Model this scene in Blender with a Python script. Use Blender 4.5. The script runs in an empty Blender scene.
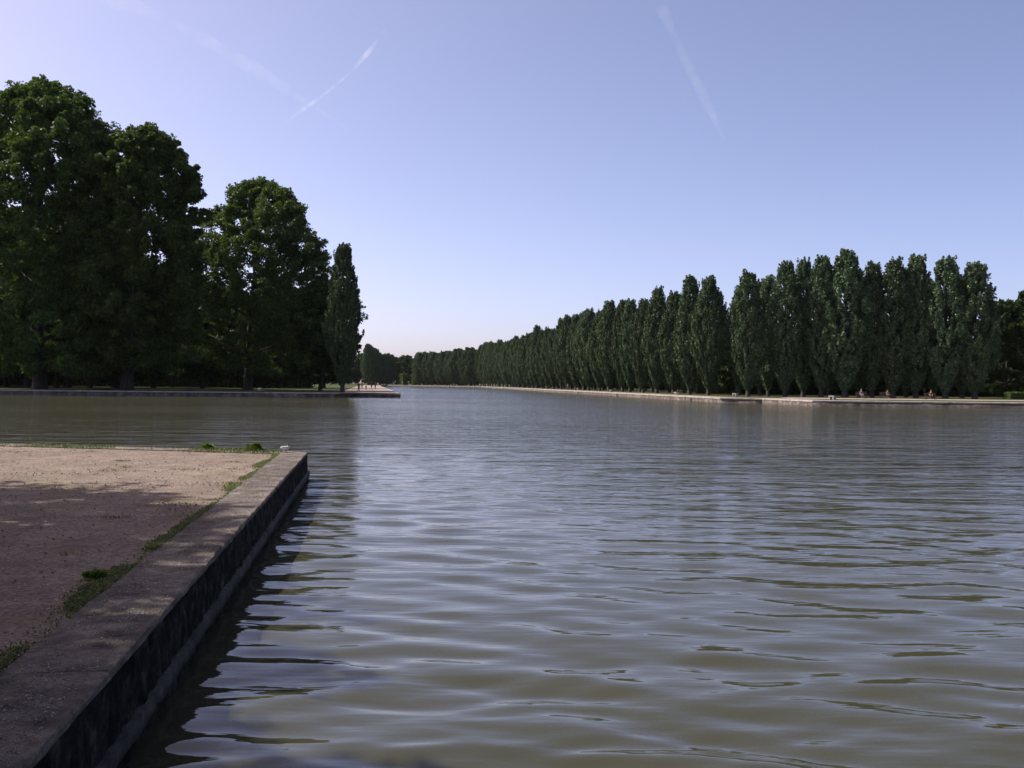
import bpy, bmesh, math, random
import numpy as np
from mathutils import Vector, Matrix
R = math.radians
C = bpy.context.scene
COL = C.collection
random.seed(4)

# ------------------------------------------------------------------ camera
CAM_H = 2.25
ROLL = 0.0095
cam = bpy.data.cameras.new('camera')
cam.sensor_width = 36.0
cam.lens = 1000.0 / 1024.0 * 36.0
cam.clip_start = 0.1
cam.clip_end = 80000
co = bpy.data.objects.new('camera', cam)
COL.objects.link(co)
co.location = (0, 0, CAM_H)
co.rotation_euler = (Matrix.Rotation(R(90) - math.atan(0.6 / 1000), 3, 'X') @ Matrix.Rotation(ROLL, 3, 'Z')).to_euler()
C.camera = co

# ------------------------------------------------------------------ sky and sun
SUN_EL, SUN_AZ = R(48), R(73)          # azimuth measured to the left of the view
SDIR = Vector((-math.sin(SUN_AZ) * math.cos(SUN_EL), math.cos(SUN_AZ) * math.cos(SUN_EL), math.sin(SUN_EL)))
w = bpy.data.worlds.new('World')
C.world = w
w.use_nodes = True
wn = w.node_tree
bg = wn.nodes['Background']
sky = wn.nodes.new('ShaderNodeTexSky')
sky.sky_type = 'NISHITA'
sky.sun_disc = False
sky.sun_elevation = SUN_EL
sky.sun_rotation = -SUN_AZ
sky.altitude = 100
sky.air_density = 0.5
sky.dust_density = 2.0
sky.ozone_density = 4.0
tint = wn.nodes.new('ShaderNodeMix')
tint.data_type = 'RGBA'
tint.blend_type = 'MULTIPLY'
tint.inputs[0].default_value = 1.0
tint.inputs[7].default_value = (1.38, 1.09, 1.01, 1)   # the camera's lavender white balance
wn.links.new(sky.outputs[0], tint.inputs[6])
wn.links.new(tint.outputs[2], bg.inputs[0])
bg.inputs[1].default_value = 0.15
sl = bpy.data.lights.new('sun', 'SUN')
sl.energy = 4.5
sl.angle = R(0.5)
sl.color = (1.0, 0.95, 0.88)
so = bpy.data.objects.new('sun', sl)
COL.objects.link(so)
so.rotation_euler = (-SDIR).to_track_quat('-Z', 'Y').to_euler()
so.location = (-30, 30, 40)
C.view_settings.view_transform = 'Standard'
C.view_settings.look = 'None'
C.view_settings.gamma = 1.0
C.view_settings.exposure = 0.60
C.view_settings.use_curve_mapping = False
C.cycles.max_bounces = 8
C.cycles.volume_bounces = 1

# ------------------------------------------------------------------ helpers
def link(name, me, mat=None, parent=None):
    o = bpy.data.objects.new(name, me)
    COL.objects.link(o)
    if mat and me is not None:
        me.materials.append(mat)
    if parent:
        o.parent = parent
    return o

def tag(o, label=None, cat=None, group=None, kind=None):
    if label: o['label'] = label
    if cat: o['category'] = cat
    if group: o['group'] = group
    if kind: o['kind'] = kind
    return o

def empty(name, loc, rz=0.0):
    o = bpy.data.objects.new(name, None)
    o.empty_display_size = 0.5
    COL.objects.link(o)
    o.location = loc
    o.rotation_euler = (0, 0, rz)
    return o

def copy_tree(o, parent=None):
    c = o.copy()
    COL.objects.link(c)
    if parent: c.parent = parent
    for ch in [k for k in o.children]:
        copy_tree(ch, c)
    return c

def np_mesh(name, verts, faces, smooth=False):
    """verts (N,3) array, faces (M,k) array of one size."""
    me = bpy.data.meshes.new(name)
    verts = np.asarray(verts, dtype=np.float32)
    faces = np.asarray(faces, dtype=np.int32)
    m, k = faces.shape
    me.vertices.add(len(verts))
    me.vertices.foreach_set('co', verts.ravel())
    me.loops.add(m * k)
    me.loops.foreach_set('vertex_index', faces.ravel())
    me.polygons.add(m)
    me.polygons.foreach_set('loop_start', np.arange(0, m * k, k, dtype=np.int32))
    me.polygons.foreach_set('loop_total', np.full(m, k, dtype=np.int32))
    me.update(calc_edges=True)
    if smooth:
        me.polygons.foreach_set('use_smooth', np.ones(m, dtype=bool))
    return me

def bm_mesh(name, bm, smooth=False):
    bmesh.ops.recalc_face_normals(bm, faces=bm.faces)
    me = bpy.data.meshes.new(name)
    bm.to_mesh(me)
    bm.free()
    if smooth:
        for p in me.polygons: p.use_smooth = True
    return me

def add_box(bm, c, s, rz=0, bevel=0.0):
    r = bmesh.ops.create_cube(bm, size=1.0)
    vs = r['verts']
    bmesh.ops.scale(bm, vec=s, verts=vs)
    if bevel:
        es = list({e for v in vs for e in v.link_edges})
        rr = bmesh.ops.bevel(bm, geom=es, offset=bevel, segments=2, affect='EDGES')
        vs = list({v for f in rr['faces'] for v in f.verts} | {v for v in vs if v.is_valid})
    if rz:
        bmesh.ops.rotate(bm, cent=(0, 0, 0), matrix=Matrix.Rotation(rz, 3, 'Z'), verts=vs)
    bmesh.ops.translate(bm, vec=c, verts=vs)

def tube_arrays(paths, seg=7):
    """paths: list of (points, radii) -> verts, quads (open tubes, last ring collapsed small)."""
    V, F = [], []
    n = 0
    for pts, rad in paths:
        pts = [Vector(p) for p in pts]
        for i, p in enumerate(pts):
            a = pts[max(i - 1, 0)]
            b = pts[min(i + 1, len(pts) - 1)]
            t = (b - a).normalized()
            u = t.cross(Vector((0.31, 0.95, 0.05))).normalized()
            v = t.cross(u)
            for k in range(seg):
                th = 2 * math.pi * k / seg
                V.append(p + (u * math.cos(th) + v * math.sin(th)) * rad[i])
        for i in range(len(pts) - 1):
            for k in range(seg):
                F.append((n + i * seg + k, n + i * seg + (k + 1) % seg, n + (i + 1) * seg + (k + 1) % seg, n + (i + 1) * seg + k))
        n += len(pts) * seg
    return np.array([tuple(v) for v in V]), np.array(F)

# ------------------------------------------------------------------ materials
def new_mat(name):
    m = bpy.data.materials.new(name)
    m.use_nodes = True
    nt = m.node_tree
    return m, nt, nt.nodes['Principled BSDF']

def N(nt, t, **kw):
    n = nt.nodes.new(t)
    for k, v in kw.items(): setattr(n, k, v)
    return n

def noise(nt, scale, detail=4, rough=0.55, coord=None):
    n = N(nt, 'ShaderNodeTexNoise')
    n.inputs['Scale'].default_value = scale
    n.inputs['Detail'].default_value = detail
    n.inputs['Roughness'].default_value = rough
    if coord is not None: nt.links.new(coord, n.inputs['Vector'])
    return n

def ramp(nt, fac, stops):
    r = N(nt, 'ShaderNodeValToRGB')
    el = r.color_ramp.elements
    while len(el) > 1: el.remove(el[-1])
    el[0].position = stops[0][0]
    el[0].color = (*stops[0][1], 1)
    for p, c in stops[1:]:
        e = el.new(p)
        e.color = (*c, 1)
    nt.links.new(fac, r.inputs[0])
    return r

def mixc(nt, fac, a, b, blend='MIX'):
    m = N(nt, 'ShaderNodeMix', data_type='RGBA', blend_type=blend)
    for sock, v in ((m.inputs[0], fac), (m.inputs[6], a), (m.inputs[7], b)):
        if isinstance(v, (int, float)): sock.default_value = v
        elif isinstance(v, tuple): sock.default_value = (*v, 1)
        else: nt.links.new(v, sock)
    return m.outputs[2]

def position(nt):
    g = N(nt, 'ShaderNodeNewGeometry')
    return g.outputs['Position']

def bump(nt, h, strength, dist, bsdf):
    b = N(nt, 'ShaderNodeBump')
    b.inputs['Strength'].default_value = strength
    b.inputs['Distance'].default_value = dist
    nt.links.new(h, b.inputs['Height'])
    nt.links.new(b.outputs[0], bsdf.inputs['Normal'])
    return b

def leaf_mat(name, c1, c2, c3, transl=0.22, tcol=(0.10, 0.16, 0.02)):
    m, nt, p = new_mat(name)
    g = N(nt, 'ShaderNodeNewGeometry')
    oi = N(nt, 'ShaderNodeObjectInfo')
    r = ramp(nt, g.outputs['Random Per Island'], [(0.0, c1), (0.55, c2), (1.0, c3)])
    hs = N(nt, 'ShaderNodeHueSaturation')
    mr = N(nt, 'ShaderNodeMapRange')
    mr.inputs[3].default_value = 0.8
    mr.inputs[4].default_value = 1.2
    nt.links.new(oi.outputs['Random'], mr.inputs[0])
    nt.links.new(mr.outputs[0], hs.inputs['Value'])
    mr2 = N(nt, 'ShaderNodeMapRange')
    mr2.inputs[3].default_value = 0.485
    mr2.inputs[4].default_value = 0.515
    nt.links.new(oi.outputs['Random'], mr2.inputs[0])
    nt.links.new(mr2.outputs[0], hs.inputs['Hue'])
    nt.links.new(r.outputs[0], hs.inputs['Color'])
    nt.links.new(hs.outputs[0], p.inputs['Base Color'])
    p.inputs['Roughness'].default_value = 0.55
    p.inputs['Specular IOR Level'].default_value = 0.08
    tr = N(nt, 'ShaderNodeBsdfTranslucent')
    tr.inputs[0].default_value = (*tcol, 1)
    mx = N(nt, 'ShaderNodeMixShader')
    mx.inputs[0].default_value = transl
    nt.links.new(p.outputs[0], mx.inputs[1])
    nt.links.new(tr.outputs[0], mx.inputs[2])
    nt.links.new(mx.outputs[0], nt.nodes['Material Output'].inputs[0])
    return m

M = {}
M['plane_leaf'] = leaf_mat('plane_leaf', (0.028, 0.052, 0.014), (0.054, 0.092, 0.023), (0.125, 0.170, 0.050))
M['poplar_leaf'] = leaf_mat('poplar_leaf', (0.032, 0.054, 0.024), (0.074, 0.112, 0.052), (0.170, 0.225, 0.125), 0.15, (0.07, 0.12, 0.03))
M['hedge_leaf'] = leaf_mat('hedge_leaf', (0.07, 0.12, 0.025), (0.10, 0.17, 0.035), (0.14, 0.21, 0.05), 0.3)
M['grass_blade'] = leaf_mat('grass_blade', (0.06, 0.085, 0.02), (0.10, 0.13, 0.035), (0.22, 0.19, 0.09), 0.2)
M['weed_leaf'] = leaf_mat('weed_leaf', (0.06, 0.13, 0.02), (0.12, 0.21, 0.035), (0.20, 0.28, 0.06), 0.25)

def bark(name, a, b, scale=1.2):
    m, nt, p = new_mat(name)
    pos = N(nt, 'ShaderNodeTexCoord').outputs['Object']
    mp = N(nt, 'ShaderNodeMapping')
    mp.inputs['Scale'].default_value = (1, 1, 0.25)
    nt.links.new(pos, mp.inputs[0])
    n = noise(nt, scale * 3, 6, 0.65, mp.outputs[0])
    r = ramp(nt, n.outputs[0], [(0.35, a), (0.65, b)])
    nt.links.new(r.outputs[0], p.inputs['Base Color'])
    p.inputs['Roughness'].default_value = 0.9
    bump(nt, n.outputs[0], 0.6, 0.05, p)
    return m
M['bark'] = bark('bark', (0.035, 0.028, 0.02), (0.12, 0.10, 0.075))
M['dark_bark'] = bark('dark_bark', (0.02, 0.017, 0.013), (0.06, 0.05, 0.04))

def gravel_mat():
    m, nt, p = new_mat('gravel')
    pos = position(nt)
    big = noise(nt, 0.35, 5, 0.6, pos)
    mid = noise(nt, 2.2, 6, 0.65, pos)
    fine = noise(nt, 26, 4, 0.7, pos)
    vor = N(nt, 'ShaderNodeTexVoronoi')
    vor.inputs['Scale'].default_value = 38
    nt.links.new(pos, vor.inputs['Vector'])
    base = ramp(nt, mid.outputs[0], [(0.3, (0.155, 0.128, 0.110)), (0.55, (0.232, 0.197, 0.168)), (0.75, (0.285, 0.243, 0.20))])
    peb = ramp(nt, vor.outputs['Color'], [(0.1, (0.55, 0.5, 0.5)), (0.5, (1, 0.97, 0.95)), (0.95, (1.5, 1.4, 1.35))])
    c = mixc(nt, 0.8, base.outputs[0], peb.outputs[0], 'MULTIPLY')
    fr = ramp(nt, fine.outputs[0], [(0.3, (0.65, 0.62, 0.6)), (0.62, (1.12, 1.1, 1.08))])
    c = mixc(nt, 0.7, c, fr.outputs[0], 'MULTIPLY')
    # dry moss and thin grass stains
    n3 = noise(nt, 0.9, 7, 0.7, pos)
    msk = ramp(nt, n3.outputs[0], [(0.54, (0, 0, 0)), (0.66, (1, 1, 1))])
    c = mixc(nt, mixc(nt, 0.55, (0, 0, 0), msk.outputs[0]), c, (0.15, 0.14, 0.06))
    bm_ = ramp(nt, big.outputs[0], [(0.35, (0.85, 0.82, 0.82)), (0.65, (1.1, 1.08, 1.05))])
    c = mixc(nt, 0.8, c, bm_.outputs[0], 'MULTIPLY')
    nt.links.new(c, p.inputs['Base Color'])
    p.inputs['Roughness'].default_value = 0.95
    p.inputs['Specular IOR Level'].default_value = 0.05
    ad = N(nt, 'ShaderNodeMath', operation='ADD')
    nt.links.new(fine.outputs[0], ad.inputs[0])
    nt.links.new(vor.outputs['Distance'], ad.inputs[1])
    bump(nt, ad.outputs[0], 0.8, 0.02, p)
    return m
M['gravel'] = gravel_mat()

def stone_mat(name, lo, mid, hi, scale=3.0, bd=0.02, streak=False, bricks=None):
    m, nt, p = new_mat(name)
    pos = position(nt)
    n = noise(nt, scale, 8, 0.68, pos)
    n2 = noise(nt, scale * 14, 4, 0.7, pos)
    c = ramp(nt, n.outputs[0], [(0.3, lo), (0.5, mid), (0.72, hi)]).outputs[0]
    sp = ramp(nt, n2.outputs[0], [(0.32, (0.6, 0.6, 0.6)), (0.6, (1.1, 1.1, 1.1)), (0.75, (1.5, 1.5, 1.45))])
    c = mixc(nt, 0.75, c, sp.outputs[0], 'MULTIPLY')
    st = noise(nt, 0.9, 6, 0.7, pos)
    sr = ramp(nt, st.outputs[0], [(0.36, (0.55, 0.55, 0.52)), (0.5, (0.95, 0.95, 0.95)), (0.68, (1.15, 1.13, 1.1))])
    c = mixc(nt, 0.85, c, sr.outputs[0], 'MULTIPLY')
    if streak:
        mp = N(nt, 'ShaderNodeMapping')
        mp.inputs['Scale'].default_value = (5, 5, 0.7)
        nt.links.new(pos, mp.inputs[0])
        n3 = noise(nt, 1.6, 6, 0.7, mp.outputs[0])
        s = ramp(nt, n3.outputs[0], [(0.38, (0.35, 0.35, 0.33)), (0.62, (1.1, 1.1, 1.1))])
        c = mixc(nt, 0.8, c, s.outputs[0], 'MULTIPLY')
    nt.links.new(c, p.inputs['Base Color'])
    p.inputs['Roughness'].default_value = 0.9
    p.inputs['Specular IOR Level'].default_value = 0.07
    ad = N(nt, 'ShaderNodeMath', operation='ADD')
    nt.links.new(n.outputs[0], ad.inputs[0])
    nt.links.new(n2.outputs[0], ad.inputs[1])
    bump(nt, ad.outputs[0], 0.9, bd, p)
    return m
M['coping'] = stone_mat('coping', (0.075, 0.064, 0.053), (0.20, 0.17, 0.145), (0.38, 0.33, 0.285), 4.0, 0.035)
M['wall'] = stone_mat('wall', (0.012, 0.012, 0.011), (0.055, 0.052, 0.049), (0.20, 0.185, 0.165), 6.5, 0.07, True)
M['footing'] = stone_mat('footing', (0.05, 0.047, 0.043), (0.12, 0.112, 0.102), (0.20, 0.185, 0.165), 6, 0.03)
M['far_wall'] = stone_mat('far_wall', (0.035, 0.03, 0.026), (0.11, 0.09, 0.08), (0.26, 0.22, 0.195), 1.1, 0.03)
M['far_coping'] = stone_mat('far_coping', (0.30, 0.27, 0.24), (0.40, 0.36, 0.32), (0.48, 0.44, 0.40), 1.5, 0.01)
M['pale_stone'] = stone_mat('pale_stone', (0.30, 0.27, 0.23), (0.42, 0.38, 0.33), (0.5, 0.46, 0.4), 3, 0.01)
M['sand'] = stone_mat('sand', (0.24, 0.195, 0.165), (0.30, 0.25, 0.21), (0.35, 0.295, 0.25), 0.7, 0.01)

def lawn_mat():
    m, nt, p = new_mat('lawn')
    pos = position(nt)
    n = noise(nt, 0.25, 8, 0.7, pos)
    n2 = noise(nt, 6, 5, 0.7, pos)
    c = ramp(nt, n.outputs[0], [(0.3, (0.025, 0.034, 0.012)), (0.5, (0.05, 0.064, 0.02)), (0.7, (0.10, 0.095, 0.042))]).outputs[0]
    s = ramp(nt, n2.outputs[0], [(0.3, (0.5, 0.5, 0.5)), (0.65, (1.3, 1.3, 1.3))])
    c = mixc(nt, 0.8, c, s.outputs[0], 'MULTIPLY')
    nt.links.new(c, p.inputs['Base Color'])
    p.inputs['Roughness'].default_value = 1.0
    p.inputs['Specular IOR Level'].default_value = 0.1
    bump(nt, n2.outputs[0], 1.0, 0.1, p)
    return m
M['lawn'] = lawn_mat()

def plain(name, col, rough=0.7, var=0.25, scale=20):
    m, nt, p = new_mat(name)
    n = noise(nt, scale, 4, 0.6, N(nt, 'ShaderNodeTexCoord').outputs['Object'])
    lo = tuple(x * (1 - var) for x in col)
    hi = tuple(min(x * (1 + var), 0.9) for x in col)
    r = ramp(nt, n.outputs[0], [(0.35, lo), (0.65, hi)])
    nt.links.new(r.outputs[0], p.inputs['Base Color'])
    p.inputs['Roughness'].default_value = rough
    return m

def water_mat():
    m, nt, p = new_mat('water')
    pos = position(nt)
    n0 = noise(nt, 0.05, 3, 0.5, pos)
    c = ramp(nt, n0.outputs[0], [(0.35, (0.045, 0.045, 0.026)), (0.65, (0.056, 0.054, 0.032))])
    nt.links.new(c.outputs[0], p.inputs['Base Color'])
    p.inputs['Roughness'].default_value = 0.03
    p.inputs['IOR'].default_value = 1.333
    p.inputs['Specular IOR Level'].default_value = 0.5
    # wind ripples: long crests across the canal
    mp = N(nt, 'ShaderNodeMapping')
    mp.inputs['Rotation'].default_value = (0, 0, R(8))
    mp.inputs['Scale'].default_value = (0.28, 1.0, 1.0)
    nt.links.new(pos, mp.inputs[0])
    a = noise(nt, 1.5, 3, 0.5, mp.outputs[0])
    a.inputs['Distortion'].default_value = 0.3
    b = noise(nt, 7.0, 2, 0.5, mp.outputs[0])
    # gust streaks change how rough the ripples are
    g = noise(nt, 0.035, 4, 0.6, mp.outputs[0])
    gr = N(nt, 'ShaderNodeMapRange')
    gr.inputs[1].default_value = 0.35
    gr.inputs[2].default_value = 0.65
    gr.inputs[3].default_value = 0.6
    gr.inputs[4].default_value = 1.25
    nt.links.new(g.outputs[0], gr.inputs[0])
    mp2 = N(nt, 'ShaderNodeMapping')
    mp2.inputs['Rotation'].default_value = (0, 0, R(8))
    mp2.inputs['Scale'].default_value = (0.07, 0.55, 1.0)
    nt.links.new(pos, mp2.inputs[0])
    g2 = noise(nt, 1.0, 5, 0.65, mp2.outputs[0])
    gr2 = N(nt, 'ShaderNodeMapRange')
    gr2.inputs[1].default_value = 0.36
    gr2.inputs[2].default_value = 0.64
    gr2.inputs[3].default_value = 0.6
    gr2.inputs[4].default_value = 1.5
    nt.links.new(g2.outputs[0], gr2.inputs[0])
    gm = N(nt, 'ShaderNodeMath', operation='MULTIPLY')
    nt.links.new(gr.outputs[0], gm.inputs[0])
    nt.links.new(gr2.outputs[0], gm.inputs[1])
    # far ripples are carried by the bump, near ones by the mesh
    ln = N(nt, 'ShaderNodeVectorMath', operation='LENGTH')
    nt.links.new(pos, ln.inputs[0])
    far = N(nt, 'ShaderNodeMapRange')
    far.inputs[1].default_value = 8
    far.inputs[2].default_value = 40
    far.inputs[3].default_value = 0.02
    far.inputs[4].default_value = 1.0
    nt.links.new(ln.outputs['Value'], far.inputs[0])
    h1 = N(nt, 'ShaderNodeMath', operation='MULTIPLY')
    nt.links.new(a.outputs[0], h1.inputs[0])
    nt.links.new(far.outputs[0], h1.inputs[1])
    h2 = N(nt, 'ShaderNodeMath', operation='MULTIPLY')
    nt.links.new(b.outputs[0], h2.inputs[0])
    h2.inputs[1].default_value = 0.05
    h3 = N(nt, 'ShaderNodeMath', operation='ADD')
    nt.links.new(h1.outputs[0], h3.inputs[0])
    nt.links.new(h2.outputs[0], h3.inputs[1])
    h4 = N(nt, 'ShaderNodeMath', operation='MULTIPLY')
    nt.links.new(h3.outputs[0], h4.inputs[0])
    nt.links.new(gm.outputs[0], h4.inputs[1])
    bump(nt, h4.outputs[0], 1.0, 0.13, p)
    rg_ = N(nt, 'ShaderNodeMapRange')       # ripples too small to model
    rg_.inputs[1].default_value = 12
    rg_.inputs[2].default_value = 90
    rg_.inputs[3].default_value = 0.03
    rg_.inputs[4].default_value = 0.09
    nt.links.new(ln.outputs['Value'], rg_.inputs[0])
    nt.links.new(rg_.outputs[0], p.inputs['Roughness'])
    return m
M['water'] = water_mat()

# ------------------------------------------------------------------ water
def build_water():
    rs = [0.6]
    while rs[-1] < 75: rs.append(rs[-1] * 1.0052)
    while rs[-1] < 1500: rs.append(rs[-1] * 1.12)
    rs = np.array(rs)
    fine = np.arange(-36, 36.01, 0.13)
    coarse = np.arange(39, 322, 3.0)
    ang = np.radians(np.concatenate([fine, coarse]))    # measured clockwise from +Y
    rg, ag = np.meshgrid(rs, ang, indexing='ij')
    x = rg * np.sin(ag)
    y = rg * np.cos(ag)
    z = np.zeros_like(x)
    rng = np.random.default_rng(11)
    dr = rg * 0.0052
    for i in range(80):
        lam = 0.20 * (1.9 / 0.20) ** (rng.random() ** 1.3)
        th = math.radians(8) + rng.normal(0, 0.42)
        k = 2 * math.pi / lam
        kx, ky = k * math.sin(th), k * math.cos(th)
        slope = 0.0192 * (lam / 0.6) ** (0.3 if lam < 0.6 else -0.8)
        amp = slope / k
        fade = np.clip((lam / dr - 5) / 6, 0, 1)
        ph = rng.random() * 6.283
        arg = kx * x + ky * y + ph
        z += fade * amp * np.sin(arg)
    z *= np.clip((75 - rg) / 30, 0, 1)
    # groups of calmer and livelier ripples
    mod = 1 + 0.35 * np.sin(0.55 * x + 0.9 * np.sin(0.23 * y)) * np.sin(0.37 * y + 0.5 * np.sin(0.4 * x))
    z *= mod
    fade_side = np.clip((R(38) - np.abs(np.where(ag > math.pi, ag - 2 * math.pi, ag))) / R(2), 0, 1)
    z *= fade_side
    nr, na = x.shape
    V = np.stack([x, y, z], -1).reshape(-1, 3)
    i, j = np.meshgrid(np.arange(nr - 1), np.arange(na), indexing='ij')
    j2 = (j + 1) % na
    F = np.stack([i * na + j, (i + 1) * na + j, (i + 1) * na + j2, i * na + j2], -1).reshape(-1, 4)
    F = F[:, ::-1]
    me = np_mesh('water', V, F, True)
    o = link('water', me, M['water'])
    tag(o, 'grey green rippled canal water reflecting the sky', 'water', kind='structure')
build_water()

# ------------------------------------------------------------------ land
GZ = 0.63
def prism(name, pts, z0, z1, mat):
    bm = bmesh.new()
    top = [bm.verts.new((x, y, z1)) for x, y in pts]
    bot = [bm.verts.new((x, y, z0)) for x, y in pts]
    f = bm.faces.new(top)
    n = len(pts)
    for k in range(n):
        bm.faces.new((top[k], bot[k], bot[(k + 1) % n], top[(k + 1) % n]))
    bm.normal_update()
    bmesh.ops.triangulate(bm, faces=[f])
    return link(name, bm_mesh(name, bm), mat)

PIER_A, PIER_B, PIER_C, PIER_D = (34.0, 2.4), (-1.78, 2.4), (-4.70, 23.1), (-62.0, 37.2)
LEFT = [(-150, 145.0), (-74.0, 145.3), (-16.3, 146.0), (-55.5, 420.0), (-68.0, 520.0), (-76.0, 602.0)]
RIGHT = [(150, 99.0), (57.0, 110.0), (34.3, 114.0), (32.3, 129.0), (27.4, 131.5), (-16.3, 511.0), (-33.3, 538.0), (-60.0, 583.0), (-75.2, 604.0)]

def inset(poly, d, side):
    """offset an open polyline; side=+1 moves to the left of its direction."""
    out = []
    n = len(poly)
    for i in range(n):
        p = Vector(poly[i])
        ns = []
        for a, b in ((i - 1, i), (i, i + 1)):
            if a >= 0 and b < n:
                t = (Vector(poly[b]) - Vector(poly[a])).normalized()
                ns.append(Vector((-t.y, t.x)) * side)
        if len(ns) == 2:
            s = ns[0] + ns[1]
            s = s / max(0.35, s.length_squared / 2)
            out.append(tuple(p + s * d))
        else:
            out.append(tuple(p + ns[0] * d))
    return out

def strip(name, poly, d0, d1, side, z, mat, label):
    a = inset(poly, d0, side)
    b = inset(poly, d1, side)
    V = [(x, y, z) for x, y in a] + [(x, y, z) for x, y in b]
    n = len(a)
    F = [(i, i + 1, n + i + 1, n + i) if side < 0 else (i, n + i, n + i + 1, i + 1) for i in range(n - 1)]
    F = [f[::-1] for f in F]
    me = np_mesh(name, V, F)
    o = link(name, me, mat)
    # faces up
    if me.polygons[0].normal.z < 0: me.flip_normals()
    tag(o, label, 'path', kind='structure')
    return o

# canal bed and far terrain: one sheet to the horizon, below the water
bed = np_mesh('canal_bed', [(-1500, -1500, -2), (1500, -1500, -2), (1500, 1500, -2), (-1500, 1500, -2)], [(0, 1, 2, 3)])
tag(link('canal_bed', bed, M['lawn']), 'muddy bed under the canal water', 'ground', kind='structure')

# left land lies behind its water line (line runs towards +x then up the canal), right land likewise
left_land = [(-1400, 150.0)] + inset(LEFT, 0.45, 1) + [(-77.5, 1400), (-1400, 1400)]
tag(prism('left_bank_ground', left_land, -1.5, GZ, M['lawn']), 'dark grassy ground under the big trees', 'ground', kind='structure')
right_land = [(1400, 99.5)] + inset(RIGHT, 0.45, -1) + [(-74.5, 1400), (1400, 1400)]
tag(prism('right_bank_ground', right_land, -1.5, GZ, M['lawn']), 'grassy ground under the poplars', 'ground', kind='structure')

# near pier: gravel with a gently uneven top
pier_line = [PIER_A, PIER_B, PIER_C, PIER_D]
pin = inset(pier_line, 0.62, 1)
def pier_ground():
    poly = pin + [(-62, -40), (34, -40)]
    tag(prism('pier_gravel', poly, -1.5, GZ - 0.03, M['gravel']), 'pinkish gravel ground of the near quay', 'ground', kind='structure')
    # uneven top skin, following the same outline
    xs = np.arange(-40, 4, 0.16)
    ys = np.arange(-6, 34, 0.16)
    X, Y = np.meshgrid(xs, ys, indexing='ij')
    def side(a, b):
        ax, ay = a; bx, by = b
        L = math.hypot(bx - ax, by - ay)
        return ((bx - ax) * (Y - ay) - (by - ay) * (X - ax)) / L
    d = np.minimum(np.minimum(side(pin[0], pin[1]), side(pin[1], pin[2])), side(pin[2], pin[3]))
    Z = GZ - 0.012 + 0.008 * np.sin(X * 0.9 + 1.3 * np.sin(Y * 0.7)) * np.sin(Y * 1.1 + X * 0.4) + 0.004 * np.sin(3.1 * X + Y) * np.sin(2.7 * Y - X)
    ok = d > -0.05
    idx = -np.ones(X.shape, int)
    idx[ok] = np.arange(ok.sum())
    V = np.stack([X[ok], Y[ok], Z[ok]], -1)
    q = np.stack([idx[:-1, :-1], idx[1:, :-1], idx[1:, 1:], idx[:-1, 1:]], -1).reshape(-1, 4)
    q = q[(q >= 0).all(1)]
    tag(link('pier_ground', np_mesh('pier_ground', V, q, True), M['gravel']), 'uneven pinkish gravel beside the stone coping', 'ground', kind='structure')
pier_ground()

strip('sandy_path', LEFT[:3], 0.5, 3.2, 1, GZ + 0.006, M['sand'], 'narrow sandy path along the left quay')
strip('sandy_path', LEFT[2:], 0.5, 9.0, 1, GZ + 0.010, M['sand'], 'sandy walk on the far dock')
strip('sandy_path', RIGHT, 0.5, 3.6, -1, GZ + 0.006, M['sand'], 'sandy promenade along the right quay')
strip('sandy_path', [(150, 116), (57, 126.0), (36, 129.5)], 0.0, 13.0, -1, GZ + 0.006, M['sand'], 'sandy path behind the first grass strip')

# ------------------------------------------------------------------ quay walls
def sweep(name, poly, profile, outside, mat, parent, step=None, jitter=0.0, seed=0, zj=None):
    """profile: closed list of (outward offset, z)."""
    pts = []
    for a, b in zip(poly[:-1], poly[1:]):
        L = math.hypot(b[0] - a[0], b[1] - a[1])
        n = max(1, int(L / step)) if step else 1
        for k in range(n):
            t = k / n
            pts.append((a[0] + (b[0] - a[0]) * t, a[1] + (b[1] - a[1]) * t))
    pts.append(poly[-1])
    rings = [inset(pts, off, outside) for off, z in profile]
    rng = np.random.default_rng(seed)
    V = []
    m = len(profile)
    for i in range(len(pts)):
        for k in range(m):
            x, y = rings[k][i]
            V.append((x, y, profile[k][1]))
    V = np.array(V)
    if jitter:
        jit = rng.normal(0, jitter, V.shape)
        V = V + jit
    F = []
    for i in range(len(pts) - 1):
        for k in range(m):
            k2 = (k + 1) % m
            F.append((i * m + k, i * m + k2, (i + 1) * m + k2, (i + 1) * m + k))
    me = np_mesh(name, V, F)
    bm = bmesh.new()
    bm.from_mesh(me)
    bm.verts.ensure_lookup_table()
    bm.faces.new([bm.verts[k] for k in range(m)])
    bm.faces.new([bm.verts[(len(pts) - 1) * m + k] for k in range(m)])
    bmesh.ops.recalc_face_normals(bm, faces=bm.faces)
    bm.to_mesh(me)
    bm.free()
    return link(name, me, mat, parent)

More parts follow.
